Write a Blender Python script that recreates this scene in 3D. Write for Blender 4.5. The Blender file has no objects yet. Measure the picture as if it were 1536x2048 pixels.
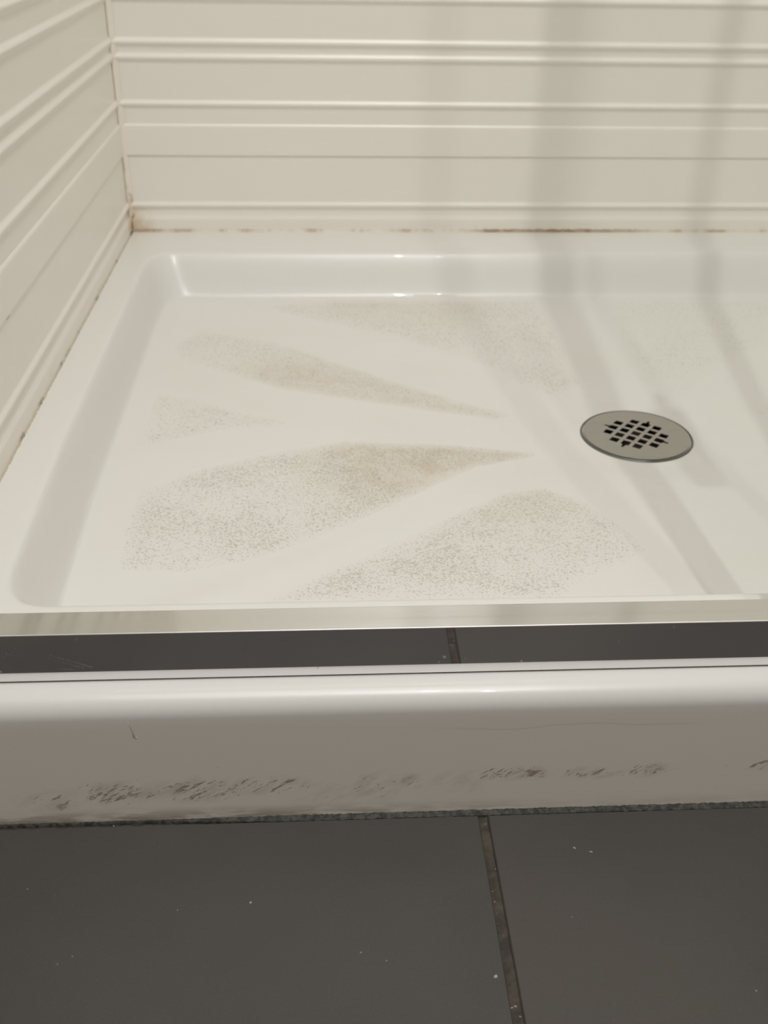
import bpy, bmesh, math, random
from mathutils import Vector, Matrix, geometry
random.seed(7)
S = bpy.context.scene
C = S.collection

# ------------------------------------------------------------------ camera, light, exposure
cam_d = bpy.data.cameras.new('camera')
cam = bpy.data.objects.new('camera', cam_d); C.objects.link(cam); S.camera = cam
F_PX = 2060.27
cam_d.sensor_fit = 'HORIZONTAL'; cam_d.sensor_width = 36.0
cam_d.lens = F_PX / 1536 * 36.0
cam_d.clip_start = 0.02
cr = Vector((0.99846717, -0.05295319, 0.01610215))
cu = Vector((0.01388403, 0.52126152, 0.85328405))
cf = Vector((0.05357754, 0.85175254, -0.52119772))
m = Matrix.Identity(4)
for i in range(3):
    m[i][0], m[i][1], m[i][2] = cr[i], cu[i], -cf[i]
CAM = Vector((0.2517, -1.3505, 0.3922))
m.translation = CAM
cam.matrix_world = m
cam_d.dof.use_dof = True
cam_d.dof.focus_distance = 0.66
cam_d.dof.aperture_fstop = 15

w = bpy.data.worlds.new('world'); S.world = w; w.use_nodes = True
w.node_tree.nodes['Background'].inputs[0].default_value = (0.9, 0.95, 1.0, 1)
w.node_tree.nodes['Background'].inputs[1].default_value = 0.3

S.view_settings.view_transform = 'Standard'; S.view_settings.look = 'None'
S.view_settings.gamma = 1.0; S.view_settings.use_curve_mapping = False
S.view_settings.exposure = -0.19
S.cycles.max_bounces = 10; S.cycles.diffuse_bounces = 6
S.cycles.use_denoising = True; S.cycles.use_adaptive_sampling = False; S.cycles.use_light_tree = False

def area(name, loc, size, power, col, target=None, shape='SQUARE', size_y=None):
    l = bpy.data.lights.new(name, 'AREA'); l.energy = power; l.color = col; l.size = size; l.shape = shape
    if size_y: l.size_y = size_y
    o = bpy.data.objects.new(name, l); C.objects.link(o); o.location = loc
    if target is not None:
        o.rotation_euler = (Vector(target) - Vector(loc)).to_track_quat('-Z', 'Y').to_euler()
    return o
CEIL = 2.42
area('ceiling_fill_light', (0.25, -1.45, CEIL - 0.03), 1.3, 26.0, (0.985, 0.99, 1.0))  # added soft fill for the ambient light, an unseen source without a fitting
area('downlight_bulb', (0.545, -1.75, CEIL - 0.05), 0.024, 13.5, (1.0, 0.985, 0.95), (0.5, -0.6, 0), 'DISK')
area('second_downlight_bulb', (0.74, -2.05, CEIL - 0.05), 0.035, 6.5, (1.0, 0.985, 0.95), (0.5, -0.6, 0), 'DISK')

# ------------------------------------------------------------------ helpers
def link(o, parent=None):
    C.objects.link(o)
    if parent is not None: o.parent = parent
    return o
def mesh_obj(name, verts, faces, mat=None, parent=None, smooth=False):
    me = bpy.data.meshes.new(name); me.from_pydata([tuple(v) for v in verts], [], faces); me.update()
    if mat: me.materials.append(mat)
    if smooth: me.polygons.foreach_set('use_smooth', [True] * len(me.polygons))
    return link(bpy.data.objects.new(name, me), parent)
def bm_obj(name, bm, mat=None, parent=None, smooth=False):
    me = bpy.data.meshes.new(name); bmesh.ops.recalc_face_normals(bm, faces=bm.faces); bm.to_mesh(me); bm.free()
    if mat: me.materials.append(mat)
    if smooth: me.polygons.foreach_set('use_smooth', [True] * len(me.polygons))
    return link(bpy.data.objects.new(name, me), parent)
def box(name, lo, hi, mat, parent=None, bevel=0.0, seg=2):
    bm = bmesh.new()
    bmesh.ops.create_cube(bm, size=1.0)
    for v in bm.verts:
        v.co = Vector([(lo[i] + hi[i]) / 2 + v.co[i] * (hi[i] - lo[i]) for i in range(3)])
    if bevel:
        bmesh.ops.bevel(bm, geom=bm.edges[:], offset=bevel, segments=seg, affect='EDGES', profile=0.5)
    return bm_obj(name, bm, mat, parent, False)
def empty(name, loc):
    o = bpy.data.objects.new(name, None); o.location = loc; o.empty_display_size = 0.05
    return link(o)
def tag(o, label=None, cat=None, group=None, kind=None):
    if label: o['label'] = label
    if cat: o['category'] = cat
    if group: o['group'] = group
    if kind: o['kind'] = kind
    return o
def keep(o, parent):
    """parent o without moving it (parents here are unrotated)"""
    o.parent = parent; o.location = Vector(o.location) - Vector(parent.location); return o

class NT:
    """small node-tree helper"""
    def __init__(s, name):
        s.m = bpy.data.materials.new(name); s.m.use_nodes = True
        s.t = s.m.node_tree; s.b = s.t.nodes['Principled BSDF']
        s.tc = s.t.nodes.new('ShaderNodeTexCoord')
    def n(s, kind, **kw):
        nd = s.t.nodes.new(kind)
        for k, v in kw.items(): setattr(nd, k, v)
        return nd
    def put(s, sock, v):
        if isinstance(v, bpy.types.NodeSocket): s.t.links.new(v, sock)
        elif v is not None: sock.default_value = v
    def math(s, op, a, b=None, c=None, clamp=False):
        nd = s.n('ShaderNodeMath', operation=op, use_clamp=clamp)
        s.put(nd.inputs[0], a); s.put(nd.inputs[1], b); s.put(nd.inputs[2], c)
        return nd.outputs[0]
    def mapr(s, v, a, b, c=0.0, d=1.0, smooth=True):
        nd = s.n('ShaderNodeMapRange', interpolation_type='SMOOTHSTEP' if smooth else 'LINEAR')
        s.put(nd.inputs[0], v)
        for i, q in enumerate((a, b, c, d)): s.put(nd.inputs[i + 1], q)
        return nd.outputs[0]
    def noise(s, scale, detail=2.0, rough=0.5, vec=None, dist=0.0):
        nd = s.n('ShaderNodeTexNoise'); s.put(nd.inputs['Vector'], vec if vec is not None else s.tc.outputs['Object'])
        nd.inputs['Scale'].default_value = scale; nd.inputs['Detail'].default_value = detail
        nd.inputs['Roughness'].default_value = rough; nd.inputs['Distortion'].default_value = dist
        return nd.outputs[0]
    def mapping(s, scale=(1, 1, 1), rot=(0, 0, 0), loc=(0, 0, 0)):
        nd = s.n('ShaderNodeMapping'); s.put(nd.inputs[0], s.tc.outputs['Object'])
        nd.inputs['Scale'].default_value = scale; nd.inputs['Rotation'].default_value = rot; nd.inputs['Location'].default_value = loc
        return nd.outputs[0]
    def streak(s, angle, scale, loc=(0, 0, 0)):
        a = s.mapping(rot=(0, math.radians(angle), 0)); nd = s.n('ShaderNodeMapping'); s.put(nd.inputs[0], a)
        nd.inputs['Scale'].default_value = scale; nd.inputs['Location'].default_value = loc; return nd.outputs[0]
    def sep(s):
        nd = s.n('ShaderNodeSeparateXYZ'); s.put(nd.inputs[0], s.tc.outputs['Object']); return nd.outputs
    def mix(s, f, a, b):
        nd = s.n('ShaderNodeMix', data_type='RGBA'); s.put(nd.inputs[0], f)
        s.put(nd.inputs[6], a if isinstance(a, bpy.types.NodeSocket) else (*a, 1))
        s.put(nd.inputs[7], b if isinstance(b, bpy.types.NodeSocket) else (*b, 1)); return nd.outputs[2]
    def attr(s, name):
        nd = s.n('ShaderNodeAttribute'); nd.attribute_name = name; return nd.outputs['Fac']
    def bump(s, h, strength=0.2, dist=0.001):
        nd = s.n('ShaderNodeBump'); nd.inputs['Strength'].default_value = strength; nd.inputs['Distance'].default_value = dist
        s.put(nd.inputs['Height'], h); s.put(s.b.inputs['Normal'], nd.outputs[0])
    def set(s, color=None, rough=None, metal=None, spec=None, coat=None):
        if color is not None: s.put(s.b.inputs['Base Color'], color if isinstance(color, bpy.types.NodeSocket) else (*color, 1))
        if rough is not None: s.put(s.b.inputs['Roughness'], rough)
        if metal is not None: s.b.inputs['Metallic'].default_value = metal
        if spec is not None: s.b.inputs['Specular IOR Level'].default_value = spec
        if coat is not None: s.b.inputs['Coat Weight'].default_value = coat
        return s.m

# ------------------------------------------------------------------ materials
ACRYL = (0.77, 0.763, 0.732)
WALLC = (0.88, 0.85, 0.79)
SC = (-.5585, .0935, .0075, .0012)     # a short dark scuff on the left sheet: y, z, half sizes
def mat_wall():
    t = NT('wall_acrylic'); n = t.noise(6, 3); col = t.mix(t.mapr(n, .35, .7), WALLC, (0.87, 0.84, 0.78))
    z = t.sep()[2]
    g = t.noise(1.0, 4, .6, t.mapping((14, 14, 160)))
    dirt = t.math('MULTIPLY', t.mapr(g, .60, .74), t.mapr(z, .02, .0, 0, .5))
    col = t.mix(dirt, col, (0.46, 0.36, 0.23))
    x, y, z = t.sep()
    st = t.math('MULTIPLY', t.math('MULTIPLY', t.mapr(x, .040, .004), t.mapr(z, .045, .004)), t.mapr(t.noise(70, 4, .6), .30, .60, .2, 1))
    st = t.math('MULTIPLY', st, t.mapr(y, -.03, -.008))
    col = t.mix(t.math('MULTIPLY', st, .6), col, (0.52, 0.34, 0.15))
    dx = t.math('DIVIDE', t.math('SUBTRACT', y, SC[0]), SC[2]); dz = t.math('DIVIDE', t.math('SUBTRACT', z, SC[1]), SC[3])
    e = t.math('MULTIPLY', t.mapr(t.math('ADD', t.math('MULTIPLY', dx, dx), t.math('MULTIPLY', dz, dz)), 1.0, .3), t.mapr(x, .02, .01))
    col = t.mix(t.math('MULTIPLY', e, .6), col, (0.30, 0.27, 0.22))
    return t.set(col, .34)
def mat_tray():
    t = NT('tray_acrylic'); x, y, z = t.sep()
    film = t.math('MULTIPLY', t.mapr(z, -.047, -.052), t.mapr(t.noise(1, 3, .55, t.mapping((7, 12, 1))), .40, .75, 0, .22))
    col = t.mix(film, ACRYL, (0.72, 0.695, 0.635))
    return t.set(col, .34, coat=0.12)
SCUFFS = [(.085, -.076, .022, .010, .7), (.125, -.071, .030, .010, 1), (.172, -.070, .034, .011, 1), (.215, -.068, .030, .008, .9), (.250, -.078, .03, .010, .5),
          (.275, -.071, .022, .013, .75), (.299, -.068, .009, .007, 1), (.325, -.070, .02, .012, .5), (.355, -.0635, .022, .0065, 1), (.373, -.0640, .009, .006, 1),
          (.405, -.0650, .022, .0055, .9), (.440, -.0640, .022, .0065, .9), (.516, -.0625, .016, .005, .8), (.62, -.068, .05, .01, .8), (.78, -.07, .08, .012, .8), (.95, -.07, .06, .01, .8)]
def mat_apron():
    t = NT('curb_face_acrylic'); x, y, z = t.sep()
    apr = t.mapr(z, -.010, -.022)
    col = t.mix(apr, ACRYL, (0.775, 0.745, 0.69))
    near = None
    for cx_, cz_, rx_, rz_, am in SCUFFS:
        a = t.math('DIVIDE', t.math('SUBTRACT', x, cx_), rx_); b = t.math('DIVIDE', t.math('SUBTRACT', z, cz_), rz_)
        e = t.math('ADD', t.math('MULTIPLY', a, a), t.math('MULTIPLY', b, b))
        q = t.mapr(e, 1.5, 0.0, 0, am)
        near = q if near is None else t.math('MAXIMUM', near, q)
    st = t.noise(1, 5, .7, t.streak(32, (75, 1, 380)), .8)
    st2 = t.noise(1, 4, .65, t.streak(32, (190, 1, 620)), .8)
    wide = t.mapr(z, -.040, -.062, 0, .28)
    amt = t.math('MAXIMUM', near, wide)
    k = t.math('ADD', t.math('MULTIPLY', st, .55), t.math('MULTIPLY', st2, .45))
    th = t.math('SUBTRACT', .66, t.math('MULTIPLY', amt, .16))
    scr = t.math('MULTIPLY', t.mapr(t.math('SUBTRACT', k, th), 0.0, .06), apr)
    soft = t.math('MULTIPLY', near, t.mapr(t.noise(1, 4, .6, t.streak(32, (50, 1, 130))), .40, .68))
    col = t.mix(t.math('MULTIPLY', soft, .48), col, (0.50, 0.41, 0.31))
    col = t.mix(t.math('MULTIPLY', scr, .80), col, (0.25, 0.20, 0.145))
    foot = t.math('MULTIPLY', t.mapr(z, -.082, -.0935), t.mapr(t.noise(1, 4, .65, t.mapping((30, 1, 190))), .34, .62))
    foot = t.math('MULTIPLY', foot, t.mapr(x, .42, .16, .25, .85))
    col = t.mix(foot, col, (0.33, 0.29, 0.23))
    wob = t.noise(1, 2, .5, t.mapping((9, 0, 0)))
    d = t.math('ABSOLUTE', t.math('ADD', t.math('SUBTRACT', z, -.0265), t.math('MULTIPLY', t.math('SUBTRACT', wob, .5), -.022)))
    ln = t.math('MULTIPLY', t.mapr(d, .0008, .0003), t.math('MULTIPLY', t.mapr(x, .30, .34), t.mapr(x, .48, .44)))
    col = t.mix(t.math('MULTIPLY', ln, .22), col, (0.42, 0.36, 0.24))
    return t.set(col, .33, coat=0.12)
def mat_pad():
    t = NT('anti_slip_texture')
    a = t.attr('wear'); b = t.attr('brown')
    sp = t.noise(620, 1.5, .5)
    sp2 = t.noise(330, 2.0, .6)
    lo = t.noise(16, 3, .6)
    cover = t.math('MULTIPLY', a, t.mapr(lo, .30, .66, .45, 1.0))
    th = t.math('SUBTRACT', .612, t.math('MULTIPLY', cover, .115))
    dots = t.mapr(t.math('SUBTRACT', t.math('MULTIPLY_ADD', sp2, .35, t.math('MULTIPLY', sp, .65)), th), -.02, .07)
    dots = t.math('MULTIPLY', dots, t.mapr(cover, .03, .35))
    base = t.mix(t.math('MULTIPLY', t.math('MULTIPLY', b, t.mapr(t.noise(45, 3, .7), .35, .7, .45, 1)), .62), (0.765, 0.757, 0.722), (0.54, 0.43, 0.31))
    base = t.mix(t.math('MULTIPLY', cover, .13), base, (0.55, 0.54, 0.46))
    col = t.mix(t.math('MULTIPLY', dots, .50), base, (0.34, 0.315, 0.24))
    t.bump(sp, .28, .0006)
    return t.set(col, t.mapr(a, 0, 1, .33, .5), coat=0.1)
def mat_caulk(name, clean, stain, kind):
    t = NT(name); x, y, z = t.sep()
    if kind == 'back':
        n = t.noise(1, 4, .6, t.mapping((24, 1, 1)))
        big = t.math('MAXIMUM', t.math('MULTIPLY', t.mapr(x, .40, .50), t.mapr(x, .73, .60)), t.mapr(x, .055, .015))
        f = t.math('ADD', t.math('MULTIPLY', t.mapr(n, .46, .62), .55), t.math('MULTIPLY', big, .75), clamp=True)
    elif kind == 'side':
        n = t.noise(1, 4, .6, t.mapping((1, 26, 1)))
        f = t.math('ADD', t.mapr(n, .50, .66, 0, .7), t.mapr(y, -.03, -.005), clamp=True)
    else:
        n = t.noise(1, 4, .6, t.mapping((120, 120, 60)))
        f = t.math('ADD', t.math('MULTIPLY', t.mapr(z, .055, .0), t.mapr(n, .30, .60, .15, .8)), t.mapr(z, .022, .002, 0, .7))
        f = t.math('ADD', f, t.math('MULTIPLY', t.mapr(z, .115, .09), t.mapr(n, .5, .62, 0, .38)), clamp=True)
    return t.set(t.mix(f, clean, stain), .45)
SCRATCH = [(.094, .0205, .1171, .0108, .00035, .55), (.0918, .0184, .1128, .0102, .00022, .5), (.0735, .0239, .0821, .0179, .0003, .35),
           (.0705, .0225, .0745, .0205, .0004, .5), (.0686, .0200, .0705, .0185, .00025, .55), (.0787, .0140, .0846, .0164, .0002, .45),
           (.0764, .0258, .0772, .0254, .0004, .8), (.086, .0120, .0904, .0126, .0006, .3), (.098, .0105, .106, .0095, .0006, .28), (.066, .016, .074, .011, .0003, .3)]
def mat_metal(name, col, rough, scratch=False, bumpy=0.0):
    t = NT(name)
    c = col
    r = t.mapr(t.noise(1, 3, .5, t.mapping((3, 260, 260))), .3, .7, rough * .8, rough * 1.25)
    if scratch:
        x, y, z = t.sep()
        f = None
        for ax, az, bx, bz, wd, am in SCRATCH:
            L = math.hypot(bx - ax, bz - az); ex, ez = (bx - ax) / L, (bz - az) / L
            px = t.math('SUBTRACT', x, ax); pz = t.math('SUBTRACT', z, az)
            u = t.math('ADD', t.math('MULTIPLY', px, ex), t.math('MULTIPLY', pz, ez))
            v = t.math('ABSOLUTE', t.math('SUBTRACT', t.math('MULTIPLY', pz, ex), t.math('MULTIPLY', px, ez)))
            q = t.math('MULTIPLY', t.mapr(v, wd, wd * .4), t.math('MULTIPLY', t.mapr(u, -.0006, .0006), t.mapr(u, L + .0006, L - .0006)))
            q = t.math('MULTIPLY', q, am)
            f = q if f is None else t.math('MAXIMUM', f, q)
        f = t.math('MULTIPLY', f, t.mapr(t.noise(900, 2, .6), .3, .6, .4, 1))
        sp = t.math('MULTIPLY', t.mapr(t.noise(300, 2, .6), .72, .76), t.mapr(z, .026, .006))
        f = t.math('MAXIMUM', f, t.math('MULTIPLY', sp, .5))
        c = t.mix(f, col, (0.82, 0.84, 0.87)); r = t.math('ADD', r, t.math('MULTIPLY', f, .5))
    if bumpy: t.bump(t.noise(1, 2, .5, t.mapping((4, 300, 300))), bumpy, .0003)
    return t.set(c, r, 1.0)
def mat_tile():
    t = NT('charcoal_tile')
    n = t.noise(3.2, 4, .55); g = t.noise(700, 2, .6)
    col = t.mix(t.mapr(n, .3, .7), (0.056, 0.052, 0.049), (0.069, 0.062, 0.055))
    col = t.mix(t.mapr(g, .55, .75, 0, .35), col, (0.105, 0.10, 0.09))
    dust = t.mapr(t.noise(230, 1, .4), .795, .82)
    col = t.mix(t.math('MULTIPLY', dust, .7), col, (0.5, 0.48, 0.44))
    t.bump(g, .15, .0004)
    return t.set(col, t.mapr(n, .3, .7, .42, .55), spec=.45)
def mat_grout():
    t = NT('grout')
    n = t.noise(120, 4, .7); col = t.mix(t.mapr(n, .35, .7), (0.040, 0.033, 0.027), (0.085, 0.07, 0.055))
    s = t.mapr(t.noise(520, 1, .4), .74, .78)
    col = t.mix(s, col, (0.42, 0.39, 0.33))
    t.bump(n, .8, .001)
    return t.set(col, .85)
def mat_base_seal():
    t = NT('dark_base_sealant')
    n = t.noise(260, 4, .7); col = t.mix(t.mapr(n, .40, .62), (0.030, 0.031, 0.027), (0.085, 0.083, 0.070))
    t.bump(n, 1.0, .0012)
    return t.set(col, .8)
def plain(name, col, rough=.5, metal=0.0):
    t = NT(name); n = t.noise(40, 3)
    return t.set(t.mix(t.mapr(n, .3, .7), col, tuple(v * .94 for v in col)), rough, metal)
def mat_glass():
    mt = bpy.data.materials.new('tinted_door_glass'); mt.use_nodes = True
    nt = mt.node_tree; nt.nodes.clear()
    o = nt.nodes.new('ShaderNodeOutputMaterial'); tr = nt.nodes.new('ShaderNodeBsdfTransparent')
    gl = nt.nodes.new('ShaderNodeBsdfGlossy'); mx = nt.nodes.new('ShaderNodeMixShader')
    tr.inputs[0].default_value = (0.925, 0.95, 0.938, 1); gl.inputs['Roughness'].default_value = 0.02
    mx.inputs[0].default_value = 0.05; nt.links.new(tr.outputs[0], mx.inputs[1]); nt.links.new(gl.outputs[0], mx.inputs[2])
    nt.links.new(mx.outputs[0], o.inputs[0]); return mt
M_wall = mat_wall(); M_tray = mat_tray(); M_apron = mat_apron(); M_pad = mat_pad(); M_tile = mat_tile(); M_grout = mat_grout(); M_seal = mat_base_seal()
M_caulk_b = mat_caulk('caulk_back', (0.74, 0.68, 0.58), (0.30, 0.20, 0.10), 'back')
M_caulk_l = mat_caulk('caulk_side', (0.62, 0.56, 0.46), (0.14, 0.115, 0.085), 'side')
M_caulk_c = mat_caulk('caulk_corner', (0.86, 0.82, 0.73), (0.40, 0.22, 0.08), 'corner')
M_chrome = mat_metal('mirror_chrome', (0.82, 0.82, 0.83), .035, True)
M_chrome_top = mat_metal('worn_chrome', (0.75, 0.75, 0.74), .08)
M_edge = mat_metal('chrome_edge_highlight', (0.88, 0.88, 0.87), .42)  # paler, rougher bevel: the bright edge highlight is put into its material
M_steel = mat_metal('brushed_steel', (0.50, 0.485, 0.46), .32)
M_ring = mat_metal('dull_ring_metal', (0.20, 0.205, 0.19), .38)
M_stile = mat_metal('door_frame_metal', (0.70, 0.70, 0.70), .2)
M_dark = plain('black_void', (0.012, 0.011, 0.010), .8)
M_gap_shade = plain('dark_gap_shade', (0.028, 0.026, 0.022), .7)  # near-black colour for the shadow in the gap under the rail
M_brown = plain('rusty_brown', (0.045, 0.022, 0.012), .7)
M_room = plain('room_paint', (0.42, 0.365, 0.31), .7)
M_ceil = plain('ceiling_paint', (0.80, 0.79, 0.76), .8)
M_white = plain('white_enamel', (0.8, 0.8, 0.78), .4)
M_glass = mat_glass()
M_drip = plain('dried_drip', (0.50, 0.46, 0.38), .3)
M_hair = plain('pale_hair', (0.55, 0.52, 0.46), .5)
M_hair_d = plain('dark_hair', (0.04, 0.03, 0.025), .5)

# ------------------------------------------------------------------ room shell
FZ = -0.0947            # top of the floor tiles
W = 1.12                # inner width of the shower
YF = -0.909             # front face of the tray apron
RX0, RX1, RY0 = -0.9, 2.1, -2.75
floor = box('floor', (RX0, RY0, FZ - 0.03), (RX1, 0.05, FZ - 0.0022), M_grout)
tag(floor, kind='structure')
PITCH, GAP, JX, JY = 0.455, 0.0058, 0.3436, YF - 0.0035
tile_me = None
for iy in range(0, 4):
    for ix in range(-3, 4):
        x0 = JX + ix * PITCH + GAP / 2; x1 = x0 + PITCH - GAP
        y1 = JY - iy * PITCH; y0 = y1 - PITCH + GAP
        if x0 < RX0 or x1 > RX1 or y0 < RY0: continue
        if tile_me is None:
            t = box('tile', (-(PITCH - GAP) / 2, -(PITCH - GAP) / 2, -0.008), ((PITCH - GAP) / 2, (PITCH - GAP) / 2, 0), M_tile, floor, 0.0007, 1)
            tile_me = t.data
        else:
            t = link(bpy.data.objects.new('tile', tile_me), floor)
        t.location = ((x0 + x1) / 2, (y0 + y1) / 2, FZ + random.uniform(-.0002, .0001) * (0 if iy == 0 else 1))
tag(box('ceiling', (RX0, RY0, CEIL), (RX1, 0.05, CEIL + .05), M_ceil), kind='structure')
tag(box('wall_front', (RX0, RY0 - .05, FZ), (RX1, RY0, CEIL), M_room), kind='structure')
tag(box('wall_room_left', (RX0 - .05, RY0, FZ), (RX0, 0.05, CEIL), M_room), kind='structure')
tag(box('wall_room_right', (RX1, RY0, FZ), (RX1 + .05, 0.05, CEIL), M_room), kind='structure')

# ---- moulded shower wall sheets: each course (flat panel / bead / ledge) is a part
def arc(z0, z1, d0, dp, d1, n=14):
    out = []
    for i in range(n + 1):
        a = i / n; out.append((z0 + (z1 - z0) * a, (d0 * (1 - a) + d1 * a) + (dp - (d0 + d1) / 2) * (1 - math.cos(2 * math.pi * a)) / 2))
    return out
courses = []     # (name, [(z, d), ...]) bottom to top, d = millimetres proud of the backing
F = 4.0
def bead(z0, z1, pk=6.6, a=F, b=F): courses.append(('bead', arc(z0, z1, a, pk, b)))
def flat(z0, z1, d0=F, d1=None):
    d1 = d0 if d1 is None else d1
    courses.append(('panel', [(z0, d0), (z1, d1)]))
courses.append(('base_ledge', [(0.0025, 6.0), (0.0140, 6.0), (0.0150, 6.0), (0.0165, 5.8), (0.0195, 4.3), (0.0215, 3.7), (0.0270, 3.7)]))
courses.append(('bead', arc(0.0270, 0.0395, 3.7, 6.3, 4.0)))
flat(0.0395, 0.0946)
courses.append(('wide_band', [(0.0946, 4.0), (0.0952, 5.2), (0.0962, 5.7), (0.0975, 5.8), (0.0990, 5.8), (0.1280, 5.8), (0.1300, 5.8), (0.1312, 5.6), (0.1322, 5.0), (0.1336, 4.0)]))
flat(0.1336, 0.1505)
bead(0.1505, 0.1625)
flat(0.1625, 0.2025)
bead(0.2025, 0.2155); flat(0.2155, 0.2195, F - .1, F - .1); bead(0.2195, 0.2325)
zz = 0.2325
flat(zz, 0.2675)
bead(0.2675, 0.2805); flat(0.2805, 0.2970); bead(0.2970, 0.3100)
zz = 0.31; k = 0
while zz < 2.2:
    h = (0.055, 0.035, 0.04)[k % 3]
    flat(zz, zz + h); bead(zz + h, zz + h + .013); zz += h + .013; k += 1
flat(zz, CEIL - .002)
def sheet(root, side, length):
    """side 'back': runs along x at y=0, proud towards -y; 'left': along y at x=0, proud +x; 'right' mirrored at x=W"""
    for name, pr in courses:
        n = len(pr); vs = []
        sec = [(z, (d - F) / 1000) for z, d in pr] + [(pr[-1][0], -.0035), (pr[0][0], -.0035)]
        for L in (0.0, 1.0):
            for z, d in sec:
                if side == 'back': vs.append((-.002 + L * (W + .004), -d, z))
                elif side == 'left': vs.append((d, -.0005 - L * length, z))
                else: vs.append((W - d, -.0005 - L * length, z))
        q = n + 2; fs = [(i, (i + 1) % q, q + (i + 1) % q, q + i) for i in range(q)]
        fs += [tuple(range(q))[::-1], tuple(range(q, 2 * q))]
        bm = bmesh.new(); bv = [bm.verts.new(v) for v in vs]
        for f in fs: bm.faces.new([bv[i] for i in f])
        o = bm_obj(name, bm, M_wall, root)
        if n > 2:
            me = o.data
            for p in me.polygons: p.use_smooth = len(p.vertices) == 4
            me.set_sharp_from_angle(angle=math.radians(40))
wl = box('wall_left', (-.06, -0.945, FZ), (-.004, 0.05, CEIL), M_room); tag(wl, kind='structure')
wb = box('wall_back', (-.06, .004, FZ), (W + .06, 0.05, CEIL), M_room); tag(wb, kind='structure')
wr = box('wall_right', (W + .004, -0.945, FZ), (W + .06, 0.05, CEIL), M_room); tag(wr, kind='structure')
sheet(wb, 'back', 0); sheet(wl, 'left', .90); sheet(wr, 'right', .90)

# ------------------------------------------------------------------ shower tray
DC = (0.5595, -0.4478)      # drain centre
def smin(a, b, k):
    h = max(k - abs(a - b), 0) / k; return min(a, b) - h * h * k / 4
def seg_d(px, py, ax, ay, bx, by):
    vx, vy = bx - ax, by - ay; t = max(0, min(1, ((px - ax) * vx + (py - ay) * vy) / (vx * vx + vy * vy)))
    return math.hypot(px - ax - t * vx, py - ay - t * vy), t
RIDGES = []
for (ax, ay, amp, sg) in ((.075, -.115, .0007, .013), (.065, -.285, .0006, .015), (.062, -.54, .0006, .016), (.12, -.775, .0030, .017)):
    bx = DC[0] + (ax - DC[0]) * .16; by = DC[1] + (ay - DC[1]) * .16
    RIDGES.append((ax, ay, bx, by, amp, sg))
    RIDGES.append((2 * DC[0] - ax, ay, 2 * DC[0] - bx, by, amp * .6, sg))
def floor_z(x, y):
    dx = abs(x - DC[0]) / .50; dy = abs(y - DC[1] + .006) / .335
    r = -smin(-dx, -dy, .16); r = min(max(r, 0.09), 1.2)
    z = -.0495 - .0245 * (1 - (r - .09) / .91)
    for ax, ay, bx, by, amp, sg in RIDGES:
        d, t = seg_d(x, y, ax, ay, bx, by)
        if d < .06: z += amp * math.exp(-(d / sg) ** 2) * (1 - t) ** .7
    dr = math.hypot(x - DC[0], y - DC[1])
    k = min(1, max(0, (dr - .056) / .045)); k = k * k * (3 - 2 * k)
    return z * k + (-.0752) * (1 - k)
def tray_z(x, y):
    tl = (x - .034 - .006 * min(1, max(0, (-y - .60) / .2))) / .024; tr = (W - .034 - x) / .024; tb = (-.086 - y) / .036; tf = (y + .820) / .030
    s = smin(smin(tl, tr, .01), smin(tb, tf, .01), 1.4)
    s = min(max(s, 0), 1)
    e = s * s * (3 - 2 * s); e = .55 * e + .45 * min(1, max(0, (s - .12) / .76))
    return floor_z(x, y) * e
def axis(a, b, marks, fine, coarse, reach):
    out = [a]; 
    while out[-1] < b - 1e-6:
        p = out[-1]; near = any(abs(p - q) < reach for q in marks)
        out.append(min(b, p + (fine if near else coarse)))
    return out
xs = axis(0.0, W, (.05, W - .05), .0022, .0055, .035)
ys = axis(-.8955, 0.0, (-.80, -.105), .0022, .0055, .035)
prof = [(YF, FZ - .002), (YF, FZ + .03), (YF, -.045), (YF, -.020)]
Rr = .0135
for i in range(0, 13):
    a = i / 12 * math.pi / 2
    prof.append((YF + Rr - Rr * math.cos(a), -Rr + Rr * math.sin(a)))
prof[-1] = (YF + Rr, 0.0)
rows = prof + [(y, None) for y in ys[1:]]
verts, faces = [], []
nx = len(xs)
for j, (y, z) in enumerate(rows):
    for x in xs:
        verts.append((x, y, z if z is not None else tray_z(x, y)))
for j in range(len(rows) - 1):
    for i in range(nx - 1):
        xc = (xs[i] + xs[i + 1]) / 2; yc = (rows[j][0] + rows[j + 1][0]) / 2
        if math.hypot(xc - DC[0], yc - DC[1]) < .0445: continue
        a = j * nx + i; faces.append((a, a + 1, a + nx + 1, a + nx))
# closing skirts down to the floor (under the wall sheets)
def skirt(ids):
    for p, q in zip(ids[:-1], ids[1:]):
        b = len(verts)
        for i in (p, q): verts.append((verts[i][0], verts[i][1], FZ - .002))
        faces.append((p, q, b + 1, b))
skirt([j * nx for j in range(len(rows))]); skirt([j * nx + nx - 1 for j in range(len(rows))][::-1]); skirt([(len(rows) - 1) * nx + i for i in range(nx)])
tray = mesh_obj('shower_tray', verts, faces, M_tray, None, True)
tray.data.materials.append(M_apron)
for p in tray.data.polygons:
    if p.center.y < YF + .0134: p.material_index = 1
tray.data.set_sharp_from_angle(angle=math.radians(60))
tag(tray, 'cream moulded shower tray with sloping floor and scuffed front curb', 'shower tray')

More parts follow.
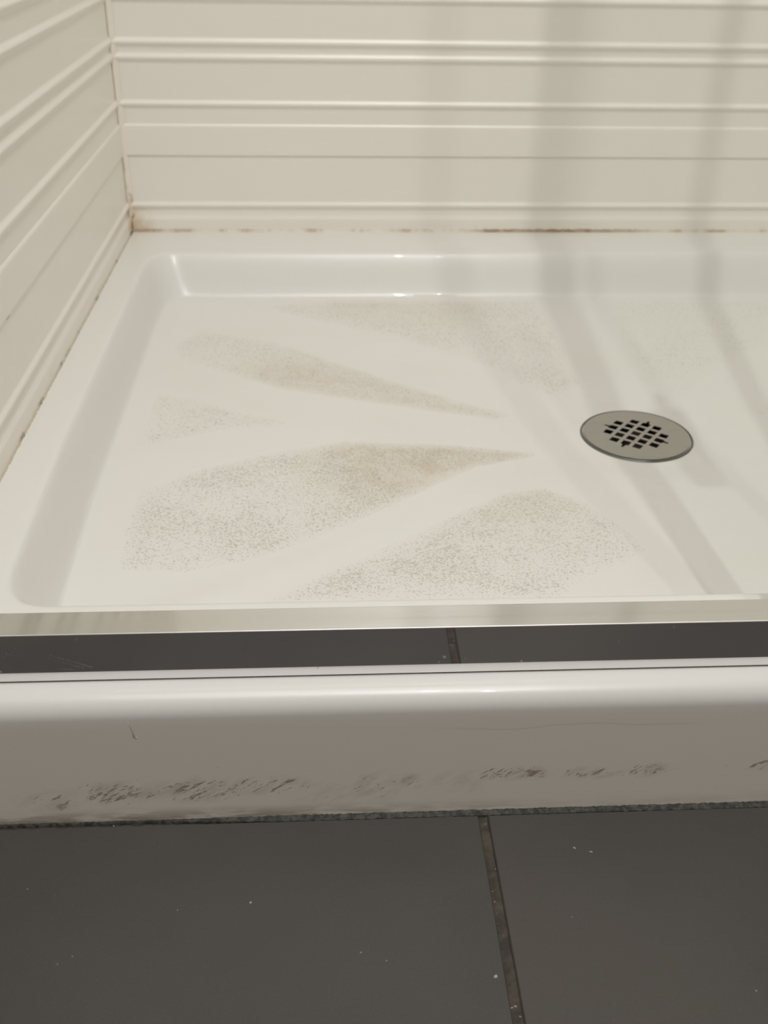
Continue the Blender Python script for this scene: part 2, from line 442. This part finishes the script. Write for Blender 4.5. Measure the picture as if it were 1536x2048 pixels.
# anti-slip textured fields, each a thin proud skin following the floor
PADS = [
 [(0.150,-0.137),(0.244,-0.118),(0.400,-0.117),(0.520,-0.119),(0.531,-0.227),(0.535,-0.341),(0.487,-0.385),(0.431,-0.313),(0.336,-0.240),(0.221,-0.182)],
 [(0.078,-0.251),(0.105,-0.205),(0.199,-0.232),(0.309,-0.318),(0.409,-0.384),(0.458,-0.408),(0.424,-0.430),(0.325,-0.408),(0.203,-0.378),(0.116,-0.328),(0.079,-0.307)],
 [(0.073,-0.380),(0.124,-0.392),(0.175,-0.422),(0.230,-0.443),(0.206,-0.464),(0.154,-0.476),(0.101,-0.505),(0.074,-0.510),(0.071,-0.450)],
 [(0.263,-0.474),(0.369,-0.473),(0.459,-0.484),(0.455,-0.503),(0.391,-0.530),(0.350,-0.567),(0.295,-0.618),(0.244,-0.662),(0.198,-0.692),(0.146,-0.712),(0.087,-0.712),(0.082,-0.646),(0.084,-0.583),(0.136,-0.538),(0.207,-0.499)],
 [(0.190,-0.752),(0.230,-0.712),(0.293,-0.659),(0.355,-0.606),(0.403,-0.566),(0.446,-0.553),(0.480,-0.585),(0.505,-0.642),(0.512,-0.685),(0.450,-0.730),(0.425,-0.756)],
]
WEAR = [.62, .62, .70, .95, 1.0]
def inside(px, py, poly):
    c = False; n = len(poly)
    for i in range(n):
        x1, y1 = poly[i]; x2, y2 = poly[(i + 1) % n]
        if (y1 > py) != (y2 > py) and px < (x2 - x1) * (py - y1) / (y2 - y1) + x1: c = not c
    return c
BROWN = [(.40, -.50, .085, 1.0), (.295, -.535, .05, .8), (.335, -.485, .06, .9), (.25, -.34, .06, .5), (.33, -.37, .06, .4), (.40, -.15, .05, .5), (.30, -.125, .05, .6), (.20, -.33, .04, .5)]
def pad(poly, wear, label):
    n = len(poly); g = .0045
    x0 = min(p[0] for p in poly) - g; x1 = max(p[0] for p in poly) + g; y0 = min(p[1] for p in poly) - g; y1 = max(p[1] for p in poly) + g
    nxx = int((x1 - x0) / g) + 1; nyy = int((y1 - y0) / g) + 1
    idx = {}; vs = []; att = []; bro = []
    def vert(i, j):
        if (i, j) in idx: return idx[(i, j)]
        x = x0 + i * g; y = y0 + j * g
        d = min(seg_d(x, y, *poly[q], *poly[(q + 1) % n])[0] for q in range(n))
        if not inside(x, y, poly): d = -d
        s = min(1, max(0, d / .024)); s = s * s * (3 - 2 * s)
        vs.append((x, y, tray_z(x, y) + (-.0004 if d < .0005 else -.0001 + .0004 * s)))
        att.append(s * wear)
        bro.append(min(1, sum(a * math.exp(-((x - bx) ** 2 + (y - by) ** 2) / r ** 2) for bx, by, r, a in BROWN)) * s)
        idx[(i, j)] = len(vs) - 1; return idx[(i, j)]
    fs = []
    for i in range(nxx):
        for j in range(nyy):
            if inside(x0 + (i + .5) * g, y0 + (j + .5) * g, poly) and math.hypot(x0 + (i + .5) * g - DC[0], y0 + (j + .5) * g - DC[1]) > .06:
                fs.append((vert(i, j), vert(i + 1, j), vert(i + 1, j + 1), vert(i, j + 1)))
    o = mesh_obj('anti_slip_pad', vs, fs, M_pad, tray, True)
    for nm, data in (('wear', att), ('brown', bro)):
        a = o.data.attributes.new(nm, 'FLOAT', 'POINT'); a.data.foreach_set('value', data)
    if label: tag(o, label)
for k, (p_, w_) in enumerate(zip(PADS, WEAR)):
    pad(p_, w_, 'brown-stained textured patch' if k == 3 else None)
for k, (p_, w_) in enumerate(zip(PADS, WEAR)):
    pad([(2 * DC[0] - x, y) for x, y in p_][::-1], w_ * .55, None)

# dried drip running down the apron
def tube(name, pts, r, mat, parent, taper=None, seg=6):
    vs = []; fs = []
    for i, p in enumerate(pts):
        a = Vector(pts[max(0, i - 1)]); b = Vector(pts[min(len(pts) - 1, i + 1)]); d = (b - a).normalized()
        u = d.cross(Vector((0, 0, 1)) if abs(d.z) < .9 else Vector((0, 1, 0))).normalized(); v = d.cross(u)
        rr = r if taper is None else r * taper[i]
        for k in range(seg):
            an = 2 * math.pi * k / seg; vs.append(Vector(p) + u * rr * math.cos(an) + v * rr * math.sin(an))
    for i in range(len(pts) - 1):
        for k in range(seg):
            fs.append((i * seg + k, i * seg + (k + 1) % seg, (i + 1) * seg + (k + 1) % seg, (i + 1) * seg + k))
    fs.append(tuple(range(seg))[::-1]); fs.append(tuple(range((len(pts) - 1) * seg, len(pts) * seg)))
    return mesh_obj(name, vs, fs, mat, parent, True)
tag(tube('dried_drip', [(.1365, YF + .0001, -.0145), (.1375, YF + .0001, -.018), (.1385, YF + .0001, -.022), (.1390, YF + .0001, -.0262), (.1402, YF + .0001, -.0273), (.1412, YF + .0001, -.0262)], .00042, M_drip, tray, [.5, .7, .8, 1.2, 1.1, .5]), 'hardened drip on the curb face')

# ------------------------------------------------------------------ sealant beads
def bead_line(name, a, b, prof_fn, mat, n=120, kind='structure'):
    a = Vector(a); b = Vector(b); d = (b - a).normalized(); vs = []; fs = []; q = None
    for i in range(n + 1):
        p = a.lerp(b, i / n); ring = prof_fn(i)
        q = len(ring)
        for off in ring: vs.append(p + Vector(off))
    for i in range(n):
        for k in range(q):
            fs.append((i * q + k, i * q + (k + 1) % q, (i + 1) * q + (k + 1) % q, (i + 1) * q + k))
    fs.append(tuple(range(q))[::-1]); fs.append(tuple(range(n * q, (n + 1) * q)))
    o = mesh_obj(name, vs, fs, mat, None, True); tag(o, kind=kind); o.data.set_sharp_from_angle(angle=math.radians(30)); return o
rnd = random.Random(3)
def jit(v, a): return v * (1 + rnd.uniform(-a, a))
def pr_back(i):
    h = jit(.0034, .18); dd = jit(.0030, .18)
    return [(0, -.0015, -.0002), (0, -.0015, h), (0, -.0022 - dd * .25, h * .9), (0, -.002 - dd * .6, h * .45), (0, -.002 - dd, -.0002)]
bead_line('trim_1', (.001, 0, .0001), (W - .001, 0, .0001), pr_back, M_caulk_b, 300)
def pr_left(i):
    h = jit(.0026, .25); dd = jit(.0016, .35)
    return [(.0015, 0, -.0002), (.0015, 0, h), (.0022 + dd * .3, 0, h * .8), (.002 + dd, 0, -.0002)]
bead_line('trim_2', (0, -.004, .0001), (0, -.885, .0001), pr_left, M_caulk_l, 300)
def pr_corner(i):
    r = .0062
    return [(0, 0, 0), (0, -r, 0), (.0008, -r * .66, 0), (r * .30, -r * .34, 0), (r * .62, -.0012, 0), (r, 0, 0)]
bead_line('trim_3', (.0006, -.0006, .0012), (.0006, -.0006, CEIL - .003), pr_corner, M_caulk_c, 60)
def pr_base(i):
    u = min(1, max(.28, (i / 700 * W - .12) / .10))
    h = jit(.0013, .35) * (.5 + .5 * u); dd = jit(.0034, .12) * u
    return [(0, .0008, -.0022), (0, .0008, h), (0, -dd * .5, h * .55), (0, -dd, -.0003), (0, -dd - .0002, -.0022)]
bead_line('trim_4', (0, YF, FZ), (W, YF, FZ), pr_base, M_seal, 700)

# ------------------------------------------------------------------ drain
drain = empty('floor_drain', (DC[0], DC[1], -.0742))
tag(drain, 'round brushed steel drain cover with a grid of square holes in the tray floor', 'drain')
def to_local(o): return o
ANG = math.radians(-38.0); ux = Vector((math.cos(ANG), math.sin(ANG))); vx = Vector((-math.sin(ANG), math.cos(ANG)))
PC = Vector((-.0015, -.0008)); P = .0121; HH = .0042
loops = []
for i in range(-2, 3):
    for j in range(-2, 3):
        if abs(i) == 2 and abs(j) == 2: continue
        c0 = ux * (i * P) + vx * (j * P) + PC * .6
        q = HH
        pts = [(-q, -q), (q, -q), (q, q), (-q, q)]
        if (i, j) in ((2, 0), (-2, 0), (0, 2), (0, -2)):
            s = .0018; T = q + .0058
            # keyhole: a narrow tail pointing outwards
            base = [(-q, -q), (q, -q), (q, -s), (T, -s * .6), (T, s * .6), (q, s), (q, q), (-q, q)]
            a = math.atan2(j, i); pts = [(x * math.cos(a) - y * math.sin(a), x * math.sin(a) + y * math.cos(a)) for x, y in base]
        # softened corners
        out = []
        n = len(pts)
        for k in range(n):
            p0 = Vector(pts[k - 1]); p1 = Vector(pts[k]); p2 = Vector(pts[(k + 1) % n]); r = .0006
            out.append(p1 + (p0 - p1).normalized() * r); out.append(p1 + (p2 - p1).normalized() * r)
        loops.append([c0 + ux * p.x + vx * p.y for p in out])
NR = 96; RP = .0525
outer = [Vector((RP * math.cos(2 * math.pi * k / NR), RP * math.sin(2 * math.pi * k / NR))) for k in range(NR)]
co = []; ed = []
for lp in [outer] + loops:
    b = len(co); co += lp; ed += [(b + k, b + (k + 1) % len(lp)) for k in range(len(lp))]
vo, eo, fo, _, _, _ = geometry.delaunay_2d_cdt(co, ed, [], 0, 1e-7)
hol = [[(p.x, p.y) for p in lp] for lp in loops]
bm = bmesh.new(); bv = [bm.verts.new((v.x, v.y, .0012 * (1 - (v.length / RP) ** 2) + .0008)) for v in vo]
for fc in fo:
    cx_ = sum(vo[i].x for i in fc) / len(fc); cy_ = sum(vo[i].y for i in fc) / len(fc)
    if math.hypot(cx_, cy_) > RP or any(inside(cx_, cy_, h) for h in hol): continue
    bm.faces.new([bv[i] for i in fc])
plate = bm_obj('strainer_plate', bm, M_steel, drain)
for p in plate.data.polygons:
    if p.normal.z < 0: p.flip()
so = plate.modifiers.new('solid', 'SOLIDIFY'); so.thickness = .0015; so.offset = -1
def lathe(name, pr, mat, parent, n=96, loc=(0, 0, 0)):
    vs = []; fs = []; q = len(pr)
    for i in range(n):
        a = 2 * math.pi * i / n
        for r, z in pr: vs.append((r * math.cos(a) + loc[0], r * math.sin(a) + loc[1], z + loc[2]))
    for i in range(n):
        for k in range(q - 1):
            b = (i + 1) % n; fs.append((i * q + k, b * q + k, b * q + k + 1, i * q + k + 1))
    o = mesh_obj(name, vs, fs, mat, parent, True); o.data.set_sharp_from_angle(angle=math.radians(35)); return o
tag(lathe('flange_ring', [(.0575, -.0035), (.0555, -.0006), (.0545, .0006), (.0537, .0006), (.0533, -.0016), (.0440, -.0020), (.0440, -.008)], M_ring, drain), 'dark dull ring round the plate')
lathe('drain_cup', [(.0445, -.006), (.0440, -.05), (.030, -.062), (.0005, -.062)], M_dark, drain, 64)
lathe('waste_pipe_lip', [(.036, -.014), (.034, -.012), (.031, -.014), (.030, -.03)], M_brown, drain, 48, (.004, -.004, 0))
# ------------------------------------------------------------------ door track
track = empty('door_track', (.0, -.8806, 0.0))
tag(track, 'polished chrome bottom door track lying along the top of the front curb', 'door track')
rail = keep(box('rail', (.0620, -.8912, .0012), (1.11, -.8702, .0346), M_chrome, None, .0008, 3), track)
rail.data.materials.append(M_chrome_top); rail.data.materials.append(M_edge)
for p in rail.data.polygons:
    if p.normal.z > .9: p.material_index = 1
    elif p.normal.z > .2 and p.normal.y < -.2: p.material_index = 2
keep(box('gap_shade_strip', (.0, -.8896, .0), (1.11, -.8715, .0012), M_gap_shade, None), track)  # dark strip painted as the shadow line between rail and curb
jp = box('end_cap', (.0, -.8916, .0012), (.0612, -.8698, .0350), M_chrome, None, .0006, 3); keep(jp, track)
tag(jp, 'short chrome end cap against the wall')

# ------------------------------------------------------------------ glass door, slid to the right, just outside the frame
door = empty('shower_door', (.60, -.8806, .0346))
tag(door, 'framed glass shower door pushed open to the right above the chrome track', 'shower door')
DX0, DX1, DZ0, DZ1 = .532, 1.095, .0349, 1.95
keep(box('glass_panel', (DX0 + .02, -.8832, DZ0 + .03), (DX1 - .02, -.8782, DZ1 - .03), M_glass, None), door)
keep(box('stile', (DX0, -.8900, DZ0), (DX0 + .024, -.8712, DZ1), M_stile, None, .002), door)
keep(box('stile', (DX1 - .024, -.8900, DZ0), (DX1, -.8712, DZ1), M_stile, None, .002), door)
keep(box('stile', (.640, -.8690, DZ0), (.656, -.8620, DZ1), M_stile, None, .002), door)
keep(box('bottom_rail', (DX0 + .024, -.8890, DZ0), (DX1 - .024, -.8722, DZ0 + .032), M_stile, None, .002), door)
keep(box('top_rail', (DX0 + .024, -.8890, DZ1 - .032), (DX1 - .024, -.8722, DZ1), M_stile, None, .002), door)
keep(box('handle', (.571, -.925, .67), (.593, -.913, .87), M_stile, None, .004), door)
for z in (.70, .84): keep(box('handle_post', (.578, -.915, z - .006), (.586, -.883, z + .006), M_stile, None, .001), door)

# ------------------------------------------------------------------ lamps' fittings
for nm, (x, y), r, lab in (('downlight', (.545, -1.75), .045, 'small round white ceiling downlight above the bathroom floor'),
                           ('downlight', (.74, -2.05), .06, 'larger round white ceiling downlight near the front wall')):
    e = empty(nm, (x, y, CEIL)); tag(e, lab, 'ceiling light')
    lathe('trim_ring', [(r, -.04), (r, -.002), (r + .02, -.003), (r + .02, -.0005)], M_white, e, 40)
